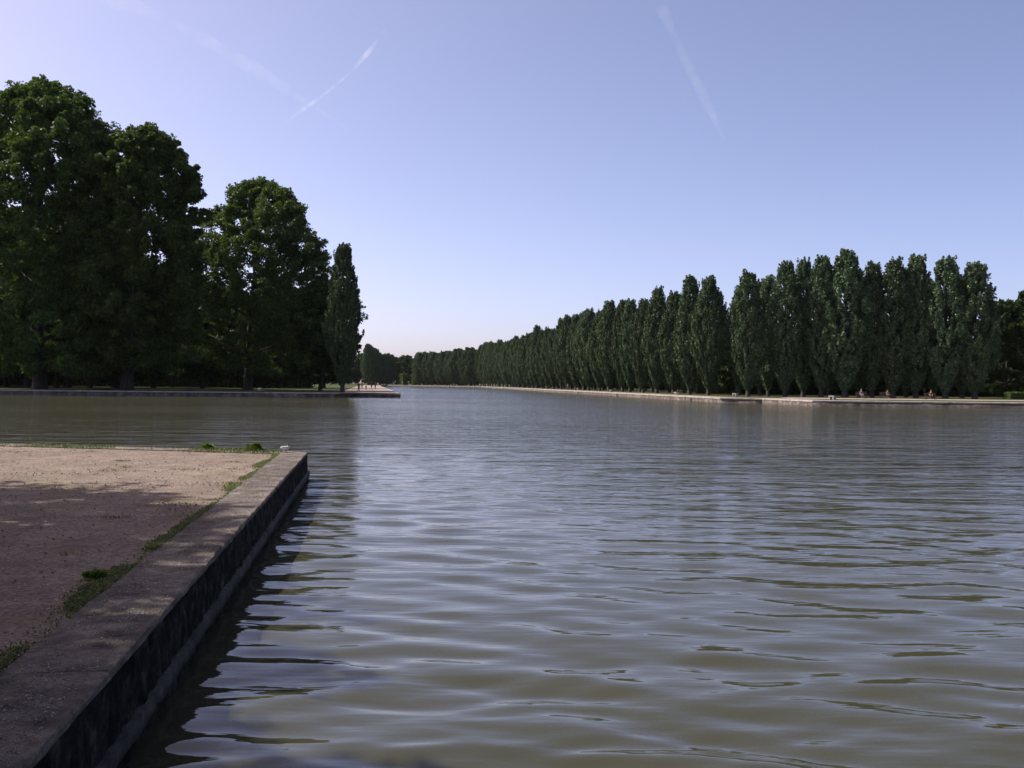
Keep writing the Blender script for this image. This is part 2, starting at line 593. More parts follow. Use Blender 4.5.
def coping_blocks(name, poly, width, z0, z1, outside, mat, parent, length=1.25, over=0.02, jit=0.006, seed=1):
    """a row of separate bevelled stones with thin joints, one mesh."""
    rng = random.Random(seed)
    bm = bmesh.new()
    for a, b in zip(poly[:-1], poly[1:]):
        a, b = Vector(a), Vector(b)
        L = (b - a).length
        t = (b - a) / L
        nrm = Vector((-t.y, t.x)) * outside
        s = 0.0
        while s < L - 0.01:
            l = min(length * rng.uniform(0.75, 1.3), L - s)
            if L - s - l < 0.35: l = L - s
            nseg = max(2, int(l / 0.16))
            off = rng.uniform(-jit, jit)
            dz = rng.uniform(-jit, jit) * 0.7
            prof = [(over, z0), (over, z1 - 0.02), (over - 0.006, z1 - 0.006), (over - 0.022, z1), (-width * 0.35, z1 + 0.003), (-width * 0.7, z1), (-width, z1 - 0.012), (-width, z0)]
            rows = []
            for i in range(nseg + 1):
                u = s + 0.002 + (l - 0.004) * i / nseg
                edge = 0.02 if i in (0, nseg) else 0
                row = []
                for k, (o_, z_) in enumerate(prof):
                    w_ = rng.gauss(0, jit)
                    e_ = rng.gauss(0, jit * 0.6)
                    if k in (1, 2, 3): w_ += rng.choice([0, 0, 0, -0.010]) - edge * 0.2
                    p = a + t * u + nrm * (o_ + off + w_)
                    row.append(bm.verts.new((p.x, p.y, z_ + dz + (e_ if 0 < k < 7 else 0) - (edge * 0.3 if 0 < k < 7 else 0))))
                rows.append(row)
            for i in range(nseg):
                for k in range(len(prof)):
                    k2 = (k + 1) % len(prof)
                    bm.faces.new((rows[i][k], rows[i][k2], rows[i + 1][k2], rows[i + 1][k]))
            bm.faces.new(rows[0])
            bm.faces.new(rows[-1])
            s += l
    return link(name, bm_mesh(name, bm, False), mat, parent)

q = empty('quay_wall', (PIER_C[0], PIER_C[1], 0))
tag(q, 'near dark stone quay wall with broad pale coping and a corner in the water', 'quay wall')
loc = lambda poly, o=q: [(x - o.location.x, y - o.location.y) for x, y in poly]
pl = loc(pier_line)
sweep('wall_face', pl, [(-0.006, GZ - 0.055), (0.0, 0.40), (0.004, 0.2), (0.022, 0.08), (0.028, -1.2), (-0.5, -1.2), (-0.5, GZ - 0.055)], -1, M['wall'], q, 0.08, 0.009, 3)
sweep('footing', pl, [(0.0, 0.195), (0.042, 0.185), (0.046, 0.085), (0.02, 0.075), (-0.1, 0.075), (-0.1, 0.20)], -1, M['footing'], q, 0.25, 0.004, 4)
coping_blocks('coping', pl, 0.60, GZ - 0.05, GZ, -1, M['coping'], q, 1.7, 0.006, 0.003, 5)

def far_quay(poly, out, label, drains=()):
    e = empty('quay_wall', (poly[0][0], poly[0][1], 0))
    tag(e, label, 'quay wall')
    p = loc(poly, e)
    sweep('wall_face', p, [(0.0, GZ - 0.16), (0.02, -1.2), (-0.45, -1.2), (-0.45, GZ - 0.16)], out, M['far_wall'], e, 1.0, 0.012, 7)
    coping_blocks('coping', p, 0.5, GZ - 0.155, GZ + 0.004, out, M['far_coping'], e, 1.8, 0.05, 0.006, 8)
    for seg, u in drains:
        a, b = Vector(p[seg]), Vector(p[seg + 1])
        t = (b - a).normalized()
        c = a + t * u
        n = Vector((-t.y, t.x)) * out
        bm = bmesh.new()
        add_box(bm, (c.x + n.x * 0.012, c.y + n.y * 0.012, 0.22), (0.7, 0.06, 0.42), math.atan2(t.y, t.x), 0.01)
        link('drain_opening', bm_mesh('drain_opening', bm), M['drain'], e)
M['drain'] = plain('drain', (0.012, 0.011, 0.01), 0.9)
far_quay(LEFT[:3], -1, 'long low stone quay wall in shade under the big trees at left')
far_quay(LEFT[2:], -1, 'far dock wall running away up the canal below the walkers')
far_quay(RIGHT[:4], 1, 'dark low quay wall in front of the nearest poplars at right')
far_quay(RIGHT[3:], 1, 'sunlit low quay wall running along the row of poplars', [(1, 13.0), (1, 62.0), (1, 104.0)])

# ------------------------------------------------------------------ foliage
def unit(a):
    return a / np.maximum(np.linalg.norm(a, axis=-1, keepdims=True), 1e-9)

def leaf_cards(name, cen, axis, nrm, L, W):
    """diamond leaves: centre, long axis, facing, length, width arrays."""
    side = unit(np.cross(axis, nrm))
    L = L[:, None] * 0.5
    W = W[:, None] * 0.5
    fold = unit(np.cross(side, axis)) * W * 0.35
    V = np.stack([cen - axis * L, cen + side * W + fold, cen + axis * L, cen - side * W + fold], 1).reshape(-1, 3)
    n = len(cen)
    F = np.arange(n * 4).reshape(n, 4)
    return np_mesh(name, V, F)

def broad_tree_mesh(seed, H, base, Rm, clusters, per, leaf, squash=0.75, lean=(0, 0), low=0.35, trunk_r=None, nlimb=34, fine=1.0):
    """crown mesh + trunk/limbs mesh of one spreading tree, base at origin."""
    rng = np.random.default_rng(seed)
    ph = rng.random(6) * 6.28
    def env(t, th):
        # t 0..1 from crown base to top
        prof = np.clip(1 - np.abs((t - low) / np.where(t > low, 1 - low, low + 0.12)) ** 2.1, 0.0, 1) ** 0.6
        lump = 1 + 0.16 * np.sin(2 * th + ph[0] + 4 * t) + 0.12 * np.sin(3 * th + ph[1] - 7 * t) + 0.09 * np.sin(5 * th + ph[2] + 11 * t)
        return Rm * prof * lump
    t = rng.random(clusters) ** 0.85
    th = rng.random(clusters) * 2 * math.pi
    e = env(t, th)
    rr = e * np.clip(1 - np.abs(rng.normal(0, 0.30, clusters)), 0.08, 1.0)
    cz = base + (H - base) * t * 0.96
    cx = rr * np.cos(th) + lean[0] * t
    cy = rr * np.sin(th) + lean[1] * t
    rc = fine * Rm * (0.08 + 0.12 * rng.random(clusters)) * (1.0 - 0.25 * t)
    cen = np.stack([cx, cy, cz], -1)
    # leaves
    k = np.repeat(np.arange(clusters), per)
    d = unit(rng.normal(0, 1, (len(k), 3)))
    rad = rng.random(len(k)) ** 0.45
    off = d * rad[:, None] * rc[k][:, None]
    off[:, 2] *= squash
    # sprays: stretch every cluster along its own outward direction
    out = unit(np.stack([cx, cy, 0.4 * (cz - base)], -1) + 1e-6)
    st = (rng.random(clusters) * 1.0)[k]
    off = off + out[k] * (np.sum(off * out[k], -1) * st)[:, None]
    pos = cen[k] + off
    pos[:, 2] -= 0.12 * rc[k] * rad ** 2
    ax = unit(d + rng.normal(0, 0.8, d.shape) + np.array([0, 0, -0.3]))
    nr = unit(rng.normal(0, 0.8, d.shape) + np.array([0, 0, 0.9]) + 0.5 * d)
    Ls = leaf * (0.6 + 0.8 * rng.random(len(k)))
    crown = leaf_cards('crown', pos, ax, nr, Ls, Ls * 0.72)
    # trunk and limbs
    tr = trunk_r or H * 0.018
    tophi = base + (H - base) * 0.55
    paths = []
    npt = 9
    wob = rng.normal(0, 0.18, (npt, 2)).cumsum(0) * (H / 35)
    tp = []
    for i in range(npt):
        u = i / (npt - 1)
        tp.append((wob[i, 0] * u + lean[0] * u * 0.4, wob[i, 1] * u + lean[1] * u * 0.4, -0.3 + u * tophi))
    trad = [tr * (1.75 if i == 0 else 1.18 if i == 1 else 1.0 - 0.72 * (i / (npt - 1))) for i in range(npt)]
    # flare: put an extra ring just above ground
    tp.insert(1, (tp[0][0], tp[0][1], 0.5 * tr + 0.3))
    trad.insert(1, tr * 1.3)
    paths.append((tp, trad))
    pick = rng.choice(clusters, min(nlimb, clusters), replace=False)
    for c in pick:
        u = float(np.clip((cz[c] - 0.45 * rr[c]) / tophi, 0.28, 0.98))
        s = Vector(tp[1]).lerp(Vector(tp[-1]), 0)
        i = min(int(u * (npt - 1)), npt - 2)
        f = u * (npt - 1) - i
        a = Vector(tp[i + 1]).lerp(Vector(tp[min(i + 2, npt)]), f)
        b = Vector(cen[c])
        m1 = a.lerp(b, 0.35) + Vector((rng.normal(0, .3), rng.normal(0, .3), 0.06 * (b - a).length)) * (H / 30)
        m2 = a.lerp(b, 0.7) + Vector((rng.normal(0, .3), rng.normal(0, .3), 0.07 * (b - a).length)) * (H / 30)
        r0 = tr * 0.38 * (1 - 0.6 * u) + 0.02
        paths.append(([a, m1, m2, b], [r0, r0 * 0.7, r0 * 0.42, r0 * 0.14]))
    V, F = tube_arrays(paths, 8)
    trunk = np_mesh('trunk', V, F, True)
    return crown, trunk

def poplar_mesh(seed, H, Rm, plumes, per, leaf):
    rng = np.random.default_rng(seed)
    ph = rng.random(6) * 6.28
    up = 0.42
    def env(t, th):
        prof = np.where(t < up, 0.13 + 0.87 * np.sin(np.clip(t / up, 0, 1) * math.pi / 2) ** 1.1, np.clip(1 - ((t - up) / (1.03 - up)) ** 2.0, 0.03, 1) ** 0.85)
        lump = 1 + 0.10 * np.sin(2 * th + ph[0] + 9 * t) + 0.10 * np.sin(4 * th + ph[1] - 15 * t) + 0.11 * np.sin(7 * th + ph[3] + 24 * t)
        return Rm * prof * lump
    t = rng.random(plumes) ** 0.92
    t[:26] = 0.90 + 0.10 * rng.random(26)
    t[26:60] = 0.09 * rng.random(34)
    hb = rng.random(plumes) * 2 * math.pi
    rb = env(t, hb) * np.where(rng.random(plumes) < 0.8, 1 - np.abs(rng.normal(0, 0.10, plumes)), rng.random(plumes) ** 0.6)
    zb = 0.9 + (H - 2.2) * t
    bx = rb * np.cos(hb)
    by = rb * np.sin(hb)
    th = np.arctan2(by, bx)
    p0 = np.stack([bx, by, zb], -1)
    ax = unit(np.stack([np.cos(th) * 0.24, np.sin(th) * 0.24, np.ones(plumes)], -1) + rng.normal(0, 0.08, (plumes, 3)))
    ln = (0.8 + 1.1 * rng.random(plumes)) * (H / 20) * np.where(t < 0.1, 0.8, 1)
    wd = ln * (0.15 + 0.08 * rng.random(plumes))
    k = np.repeat(np.arange(plumes), per)
    u = rng.random(len(k))
    wprof = np.sin(np.clip(u * 0.9 + 0.08, 0, 1) * math.pi) ** 0.7
    d = rng.normal(0, 1, (len(k), 3))
    d -= ax[k] * np.sum(d * ax[k], -1)[:, None]
    d = unit(d)
    pos = p0[k] + ax[k] * (u * ln[k])[:, None] + d * (wd[k] * wprof * rng.random(len(k)) ** 0.5)[:, None]
    la = unit(ax[k] * 0.6 + d * 0.6 + rng.normal(0, 0.5, d.shape))
    rad0 = unit(np.stack([p0[k][:, 0], p0[k][:, 1], np.zeros(len(k))], -1) + 1e-6)
    nr = unit(d * 0.5 + rad0 * 0.8 + rng.normal(0, 0.4, d.shape) + np.array([0, 0, 0.3]))
    Ls = leaf * (0.6 + 0.8 * rng.random(len(k)))
    crown = leaf_cards('crown', pos, la, nr, Ls, Ls * 0.75)
    paths = [([(0, 0, -0.3), (0, 0, 0.35), (0.03, 0.02, 1.6), (0, 0.05, H * 0.3), (0.05, 0, H * 0.6), (0, 0, H * 0.93)],
              [0.5, 0.36, 0.28, 0.2, 0.12, 0.03])]
    for i in range(26):
        tt = 0.05 + 0.75 * i / 26
        a = 2.4 * i
        r1 = Rm * 0.75 * (1 - 0.5 * abs(tt - 0.36))
        z0 = 0.6 + tt * H * 0.8
        paths.append(([(0, 0, z0), (0.5 * r1 * math.cos(a), 0.5 * r1 * math.sin(a), z0 + 1.2), (r1 * math.cos(a), r1 * math.sin(a), z0 + 3.4)], [0.09, 0.06, 0.02]))
    V, F = tube_arrays(paths, 7)
    return crown, np_mesh('trunk', V, F, True)

def tree(name, meshes, mats, loc, label, group, cat='tree', rz=0.0, s=(1, 1, 1)):
    e = empty(name, loc, rz)
    e.scale = s
    crown, trunk = meshes
    for me, m in ((crown, mats[0]), (trunk, mats[1])):
        if not me.materials: me.materials.append(m)
    link('crown', crown, None, e)
    link('trunk', trunk, None, e)
    tag(e, label, cat, group)
    return e

M['shaded_leaf'] = leaf_mat('shaded_leaf', (0.014, 0.026, 0.009), (0.024, 0.042, 0.013), (0.045, 0.068, 0.021), 0.12)  # shade of the wood put into the leaf colour, darker than plane_leaf
PL = (M['plane_leaf'], M['dark_bark'])
PD = (M['shaded_leaf'], M['dark_bark'])
PO = (M['poplar_leaf'], M['dark_bark'])

# --- the big trees on the left bank
tA = broad_tree_mesh(21, 50.0, 2.6, 16.0, 1150, 150, 0.52, low=0.40, trunk_r=0.85, fine=0.6)
tree('plane_tree', tA, PL, (-74.6, 158, GZ), 'tallest plane tree, dark and spreading, cut off by the left edge of the photo', 'big plane trees on the left bank')
tB = broad_tree_mesh(22, 42.5, 2.6, 11.6, 900, 150, 0.50, low=0.45, trunk_r=0.75, lean=(3.0, 0), fine=0.66)
tree('plane_tree', tB, PL, (-60.5, 157, GZ), 'dark rounded plane tree in the middle, right beside the tallest one', 'big plane trees on the left bank')
tC = broad_tree_mesh(29, 38.6, 3.2, 14.6, 1200, 120, 0.44, low=0.34, trunk_r=0.7, lean=(2.2, 0), fine=0.54)
tree('plane_tree', tC, PL, (-47.6, 180, GZ), 'lower plane tree with a sunlit green left side, beside the dark columnar poplar', 'big plane trees on the left bank')

# --- wood behind them
tW = [broad_tree_mesh(40 + i, 27.0, 2.0, 8.0, 220, 150, 0.75, low=0.4, trunk_r=0.4, nlimb=20) for i in range(3)]
rng = random.Random(9)
k = 0
for row, (D, x0, x1, h) in enumerate(((186, -122, -71, 0.95), (204, -130, -70, 1.0), (228, -140, -40, 1.0), (252, -150, -38, 1.0))):
    n = 8
    for i in range(n):
        x = x0 + (x1 - x0) * (i + 0.5 * (row % 2)) / n + rng.uniform(-2, 2)
        s = h * rng.uniform(0.88, 1.05)
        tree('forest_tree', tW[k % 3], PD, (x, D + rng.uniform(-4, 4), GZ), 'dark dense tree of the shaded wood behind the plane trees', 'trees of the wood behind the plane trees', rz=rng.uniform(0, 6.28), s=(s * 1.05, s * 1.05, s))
        k += 1

for x, y, s in ((-97, 186, 1.32), (-84, 189, 1.36), (-75, 190, 1.15), (-34.5, 180, 0.74), (-62, 200, 0.8)):
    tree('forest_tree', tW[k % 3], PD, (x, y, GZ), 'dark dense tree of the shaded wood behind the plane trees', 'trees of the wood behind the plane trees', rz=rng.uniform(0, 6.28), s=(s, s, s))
    k += 1

# --- poplars
pops = [poplar_mesh(60 + i, 20.0, 2.25 + 0.18 * (i % 3), 560, 66, 0.27) for i in range(5)]
first = tree('poplar_tree', pops[3], PO, (-25.8, 152, GZ), 'dark columnar poplar at the right edge of the left wood, above the dock', 'poplars along the canal', s=(1.04, 1.04, 1.12))
rng = random.Random(17)
def poplar(x, y, h, wd, label):
    i = rng.randrange(5)
    s = h / 20.0
    tree('poplar_tree', pops[i], PO, (x, y, GZ), label, 'poplars along the canal', rz=rng.uniform(0, 6.28), s=(wd * s, wd * s, s))
# right bank, across the basin: nearest trees (px, distance, height, width factor)
near = [(748, 148, 18.6, 1.0), (768, 155, 18.5, .9), (785, 148, 19.9, .95), (803, 150, 20.6, .9), (821, 147, 20.7, .95), (845, 146, 21.6, 1.2),
        (872, 147, 19.8, .9), (893, 146, 20.3, 1.05), (916, 146, 20.8, 1.05), (945, 144, 20.4, 1.15), (975, 143, 19.6, 1.2),
        (760, 162, 18.6, .9), (829, 160, 19.5, .9), (859, 158, 19.0, .9), (906, 157, 20.2, .9), (933, 156, 18.4, .9), (962, 155, 18.2, 1.0)]
nl = ['poplar where the canal row meets the basin, first left of the gap in the row',
      'slim poplar set back beside the corner of the canal row', 'slender poplar with a rounded top, above the dark step of the quay',
      'tall thin poplar with a pointed tip, second from the dark step of the quay', 'tall thin poplar just left of the broadest and tallest poplar',
      'broadest and tallest poplar of the near group, behind the quay corner', 'narrow poplar just right of the broadest poplar',
      'full poplar, fourth from the right end of the near group', 'full poplar, third from the right end of the near group',
      'broad poplar, second from the right end of the near group', 'broad poplar at the right end of the near group, next to the dark round trees']
for j, (px, D, h, wd) in enumerate(near):
    poplar((px - 512) / 1000 * D, D, h, wd, nl[j] if j < len(nl) else 'poplar of the second row, showing only between the nearest poplars')
# right bank row along the canal
D = 164.0
j = 0
while D < 516:
    x = 28.3 - 0.139 * (D - 192)
    lab = 'poplar in the long front row along the right bank'
    if j == 0: lab = 'nearest poplar of the long canal row, left of the corner trees'
    poplar(x + rng.uniform(-.5, .5), D + rng.uniform(-1, 1), 19.6 * rng.uniform(0.93, 1.07) + (0.6 if D > 420 else 0), rng.uniform(.92, 1.1), lab)
    D += 9.8 if D < 230 else 10.2
    j += 1
D = 171.0
while D < 512:
    x = 36.0 - 0.139 * (D - 192)
    poplar(x + rng.uniform(-.6, .6), D + rng.uniform(-1, 1), 19.0 * rng.uniform(0.92, 1.05), rng.uniform(.9, 1.08), 'poplar in the second row behind the long canal row')
    D += 10.4
# left bank row up the canal
for j in range(16):
    u = j / 15
    poplar(-72.5 - 6.5 * u + rng.uniform(-.5, .5), 500 + 84 * u, 20.0 * rng.uniform(0.95, 1.05), rng.uniform(1.1, 1.35), 'poplar in the row up the left bank beyond the dock')
for j in range(4):
    poplar(-84.5 + 2.4 * j, 638 + 2 * j, 21.0 * rng.uniform(0.96, 1.0) - 0.3 * j, 1.2, 'poplar closing the left bank row at the far end of the canal')
# far end of the canal
for j in range(17):
    u = j / 16
    x = -53.5 + u * 35.5
    Dd = 586 - u * 62
    poplar(x + rng.uniform(-1, 1) - 1.5, Dd + rng.uniform(-3, 3), 19.0 * rng.uniform(0.95, 1.03), rng.uniform(1.2, 1.5), 'dark poplar in the dense far row that closes the view, left of the long row')
# broad trees behind the rows
tR = [broad_tree_mesh(80 + i, 15.0, 0.8, 6.2, 170, 150, 0.60, low=0.45, trunk_r=0.3, nlimb=16) for i in range(2)]
def rtree(x, y, h, w_, lab, grp, i):
    s = h / 15
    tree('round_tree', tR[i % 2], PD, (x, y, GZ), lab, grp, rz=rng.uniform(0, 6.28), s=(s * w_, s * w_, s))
for i in range(24):
    x = 40 + i * 4.8
    rtree(x + rng.uniform(-1, 1), 180 - i * 0.3 + 9 * (i % 2), 12.0 * rng.uniform(.9, 1.08), 1.0, 'dark round tree in the shade behind the near poplars', 'round trees behind the poplars', i)
for i in range(30):
    Dd = 196 + i * 11.0
    rtree(47 - 0.139 * (Dd - 192) + rng.uniform(-1, 1), Dd, 13.0 * rng.uniform(.9, 1.08), 1.0, 'dark round tree behind the two poplar rows', 'round trees behind the poplars', i)
rtree(78.0, 158, 15.5, .85, 'tall dark round tree directly right of the last near poplar', 'dark round trees at the right edge', 0)
rtree(88.0, 164, 19.6, .85, 'dark round tree at the right edge behind the low hedge, tallest of that clump', 'dark round trees at the right edge', 1)
rtree(97.0, 158, 15.5, .9, 'dark round tree just outside the right edge, over the low hedge', 'dark round trees at the right edge', 0)
for i, (x, Dd, h) in enumerate([(-88, 668, 19), (-80, 690, 19), (-71, 672, 20), (-62, 676, 19), (-96, 640, 20), (-104, 610, 22), (-100, 585, 22), (-54, 640, 20), (-46, 610, 20), (-38, 585, 20), (-30, 566, 21), (-22, 548, 21), (-114, 660, 20), (-122, 640, 20), (-90, 720, 19), (-76, 730, 20), (-62, 720, 20), (-50, 700, 20)]):
    rtree(x, Dd, h, 1.15, 'rounded green tree at the far end of the canal', 'round trees at the end of the canal', i)

# --- trees of the near quay, outside the frame: they shade the gravel and the near water
tN = [broad_tree_mesh(100 + i, 18.0, 5.0, 6.4, 210, 150, 0.30, low=0.4, trunk_r=0.32) for i in range(2)]
for i, (x, y, s) in enumerate([(-19.6, 12.8, 0.95), (-20.0, 4.5, 0.95), (-14.4, 9.8, 0.68), (-12.2, 6.2, 0.68), (-11.2, 3.6, 0.68), (-4.0, -2.0, 1.2), (5.5, -4.0, 1.2), (-9.0, 0.5, 0.95), (-26.0, 9.0, 1.05), (-26.5, 17.0, 1.0), (-13.0, -2.5, 1.0), (-7.5, -6.5, 1.05), (15.0, -4.5, 1.2), (-19.0, -2.0, 1.1), (25.0, -6.0, 1.05), (-34.0, 14.0, 1.1)]):
    tree('shade_tree', tN[i % 2], PL, (x, y, GZ), 'broad leafy tree shading the gravel of the near quay', 'shade trees on the near quay', rz=1.7 * i, s=(s, s, s))

# ------------------------------------------------------------------ hedges
def hedge(loc, L, T, H, label, group, mat='hedge_leaf', rz=0.0, leaf=0.25, dens=60, seed=0):
    e = empty('hedge', loc, rz)
    tag(e, label, 'hedge', group)
    rg = np.random.default_rng(seed)
    n = int(dens * (2 * L * H + 2 * T * H + L * T))
    p = rg.random((n, 3)) - 0.5
    ax = rg.choice(3, n, p=np.array([T * H * 2, L * H * 2, L * T * 1.2]) / (2 * T * H + 2 * L * H + 1.2 * L * T))
    sg = np.where(rg.random(n) < 0.5, -0.5, 0.5)
    p[np.arange(n), ax] = np.where(ax == 2, 0.5, sg) + rg.normal(0, 0.012, n)
    pos = p * np.array([L, T, H]) + np.array([0, 0, H / 2])
    d = np.zeros((n, 3))
    d[np.arange(n), ax] = np.sign(p[np.arange(n), ax])
    nr = unit(d + rg.normal(0, 0.6, (n, 3)))
    a = unit(rg.normal(0, 1, (n, 3)))
    Ls = leaf * (0.7 + 0.6 * rg.random(n))
    link('foliage', leaf_cards('foliage', pos, a, nr, Ls, Ls * 0.8), M[mat], e)
    bm = bmesh.new()
    add_box(bm, (0, 0, H / 2 - 0.05), (L - 0.15, T - 0.15, H - 0.15), 0, 0.05)
    link('branches', bm_mesh('branches', bm), M['dark_bark'], e)
hedge((83.0, 148, GZ), 19, 1.2, 1.0, 'low bright green clipped hedge at the right edge under dark trees', 'clipped hedges', leaf=0.2, dens=110, seed=1)
hedge((-65.0, 600, GZ), 3.4, 3.4, 6.6, 'tall bright green clipped hedge block at the far canal end, left of two', 'clipped hedges', rz=R(40), leaf=0.5, dens=26, seed=2)
hedge((-58.6, 602, GZ), 2.4, 3.4, 6.4, 'narrow green clipped hedge block at the far end of the canal, right one of two', 'clipped hedges', rz=R(40), leaf=0.5, dens=26, seed=3)
hedge((-108, 240, GZ), 120, 2.0, 7.5, 'long dark clipped hedge deep in the shade of the left wood', 'clipped hedges', 'plane_leaf', leaf=0.6, dens=9, seed=4)
hedge((95, 190, GZ), 120, 2.0, 5.5, 'long dark hedge in the shade behind the near poplars', 'clipped hedges', 'plane_leaf', leaf=0.6, dens=9, seed=5)

# ------------------------------------------------------------------ grass and weeds on the near quay
def blades(name, P, h, lean, mat, label):
    n = len(P)
    rg = np.random.default_rng(len(P))
    th = rg.random(n) * 6.283
    dirv = np.stack([np.cos(th), np.sin(th), np.zeros(n)], -1)
    side = np.stack([-np.sin(th), np.cos(th), np.zeros(n)], -1)
    hh = h * (0.5 + rg.random(n))
    wv = 0.004 + 0.006 * rg.random(n)
    ln = lean * (0.3 + rg.random(n))
    b0 = P - side * wv[:, None]
    b1 = P + side * wv[:, None]
    m = P + dirv * (ln * hh * 0.35)[:, None] + np.array([0, 0, 1]) * (hh * 0.6)[:, None]
    tp = P + dirv * (ln * hh)[:, None] + np.array([0, 0, 1]) * hh[:, None]
    V = np.stack([b0, b1, m + side * (wv * .7)[:, None], m - side * (wv * .7)[:, None], tp], 1).reshape(-1, 3)
    base = np.arange(n)[:, None] * 5
    F4 = base + np.array([[0, 1, 2, 3]])
    F3 = base + np.array([[3, 2, 4, 4]])
    me = bpy.data.meshes.new(name)
    me.from_pydata(V.tolist(), [], F4.tolist() + F3[:, :3].tolist())
    o = link(name, me, mat)
    tag(o, label, 'grass', kind='stuff')

def grass():
    rg = np.random.default_rng(5)
    a, b = np.array(pin[1]), np.array(pin[2])
    t = b - a
    L = np.linalg.norm(t)
    t /= L
    nrm = np.array([-t[1], t[0]])
    # patchy strip beside the coping
    n = 90000
    s = rg.random(n) * L
    dens = 0.5 + 0.5 * np.sin(s * 1.9 + 1.2 * np.sin(s * 0.8)) * np.sin(s * 0.63 + 0.7)
    wid = 0.05 + 0.055 * (1 + np.sin(s * 1.1 + 2 * np.sin(s * 0.37)))
    off = np.abs(rg.normal(0, 1, n)) * wid * 0.55
    keep = rg.random(n) < np.clip(dens * 2.0 - 0.6, 0.02, 1)
    p = a + t * s[:, None] + nrm * (off - 0.02)[:, None]
    P = np.column_stack([p, np.full(n, GZ - 0.02)])[keep]
    blades('grass', P, 0.017, 1.4, M['grass_blade'], 'patchy green grass strip along the coping of the near quay')
    # along the far edge
    a2, b2 = np.array(pin[2]), np.array(pin[3])
    t2 = (b2 - a2) / np.linalg.norm(b2 - a2)
    n2 = np.array([-t2[1], t2[0]])
    n = 9000
    s = rg.random(n) * 17
    off = np.abs(rg.normal(0, 0.35, n)) - 0.5
    keep = rg.random(n) < np.clip(0.5 + 0.5 * np.sin(s * 1.3 + np.sin(s * 2.9)), 0.1, 1)
    p = a2 + t2 * s[:, None] + n2 * off[:, None]
    P = np.column_stack([p, np.full(n, GZ - 0.015)])[keep]
    blades('grass', P, 0.06, 0.9, M['grass_blade'], 'thin grass along the far edge of the near quay')
    # scattered tufts on the gravel
    pts = []
    for i in range(100):
        c = np.array([rg.uniform(-15, -2.5), rg.uniform(4, 26)])
        m = rg.integers(15, 90)
        r_ = rg.uniform(0.05, 0.28)
        pts.append(c + rg.normal(0, r_, (m, 2)) * np.array([1.3, 0.7]))
    p = np.concatenate(pts)
    def inside(p, d):
        ok = np.ones(len(p), bool)
        for u, v in ((pin[1], pin[2]), (pin[2], pin[3])):
            tx, ty = v[0] - u[0], v[1] - u[1]
            LL = math.hypot(tx, ty)
            ok &= (tx * (p[:, 1] - u[1]) - ty * (p[:, 0] - u[0])) / LL > d
        return ok
    p = p[inside(p, 0.05)]
    blades('grass', np.column_stack([p, np.full(len(p), GZ - 0.02)]), 0.02, 1.3, M['dry_grass'], 'scattered dry grass tufts on the gravel')
    # loose stones on the gravel
    m = 9000
    c = np.column_stack([rg.uniform(-16, -1.5, m), 3.5 + 22 * rg.random(m) ** 1.5])
    c = c[inside(c, 0.0)]
    ng = len(c)
    sg = rg.random(9000) ** 1.6 * L
    cg = a + t * sg[:, None] - nrm * (rg.random(9000) ** 0.7 * 0.56)[:, None]
    c = np.concatenate([c, cg])
    m = len(c)
    s = 0.006 + 0.012 * rg.random(m) ** 2
    s[ng:] *= 0.5
    octa = np.array([(1, 0, 0), (0, 1, 0), (-1, 0, 0), (0, -1, 0), (0, 0, .8), (0, 0, -.8)], float)
    th = rg.random(m) * 6.28
    V = octa[None] * s[:, None, None] * (0.7 + 0.6 * rg.random((m, 6, 1)))
    x = V[..., 0] * np.cos(th)[:, None] - V[..., 1] * np.sin(th)[:, None]
    y = V[..., 0] * np.sin(th)[:, None] + V[..., 1] * np.cos(th)[:, None]
    V = np.stack([x + c[:, None, 0], y + c[:, None, 1], V[..., 2] + GZ - np.where(np.arange(m) < ng, 0.008, -0.003)[:, None]], -1).reshape(-1, 3)
    tri = np.array([(0, 1, 4), (1, 2, 4), (2, 3, 4), (3, 0, 4), (1, 0, 5), (2, 1, 5), (3, 2, 5), (0, 3, 5)])
    F = (np.arange(m)[:, None, None] * 6 + tri[None]).reshape(-1, 3)
    # grit on the coping as well
    tag(link('gravel_stones', np_mesh('gravel_stones', V, F), M['pebble']), 'loose pale pebbles scattered over the gravel', 'gravel', kind='stuff')
M['dry_grass'] = leaf_mat('dry_grass', (0.10, 0.10, 0.035), (0.17, 0.15, 0.06), (0.28, 0.22, 0.11), 0.1)
M['pebble'] = leaf_mat('pebble', (0.14, 0.11, 0.10), (0.28, 0.23, 0.21), (0.5, 0.45, 0.42), 0.0)
grass()

def weed(loc, r, h, n, label, seed):
    e = empty('weed', loc)
    tag(e, label, 'weed', 'leafy weeds on the quay edge')
    rg = np.random.default_rng(seed)
    th = rg.random(n) * 6.283
    rr = rg.random(n) ** 0.6
    pos = np.stack([rr * np.cos(th) * r, rr * np.sin(th) * r * 0.6, (1 - rr ** 2) * h * (0.4 + 0.6 * rg.random(n)) + 0.02], -1)
    d = unit(np.stack([np.cos(th), np.sin(th), 0.4 * np.ones(n)], -1) + rg.normal(0, 0.4, (n, 3)))
    nr = unit(np.array([0, 0, 1.0]) + rg.normal(0, 0.5, (n, 3)))
    Ls = 0.12 * (0.5 + 0.8 * rg.random(n))
    link('leaves', leaf_cards('leaves', pos, d, nr, Ls, Ls * 0.6), M['weed_leaf'], e)
    paths = [([(0, 0, -0.02), (math.cos(t) * r * 0.4, math.sin(t) * r * 0.25, h * 0.4), (math.cos(t) * r * 0.8, math.sin(t) * r * 0.5, h * 0.55)], [0.005, 0.004, 0.002]) for t in np.arange(0, 6.28, 0.8)]
    V, F = tube_arrays(paths, 5)
    link('stems', np_mesh('stems', V, F), M['weed_leaf'], e)
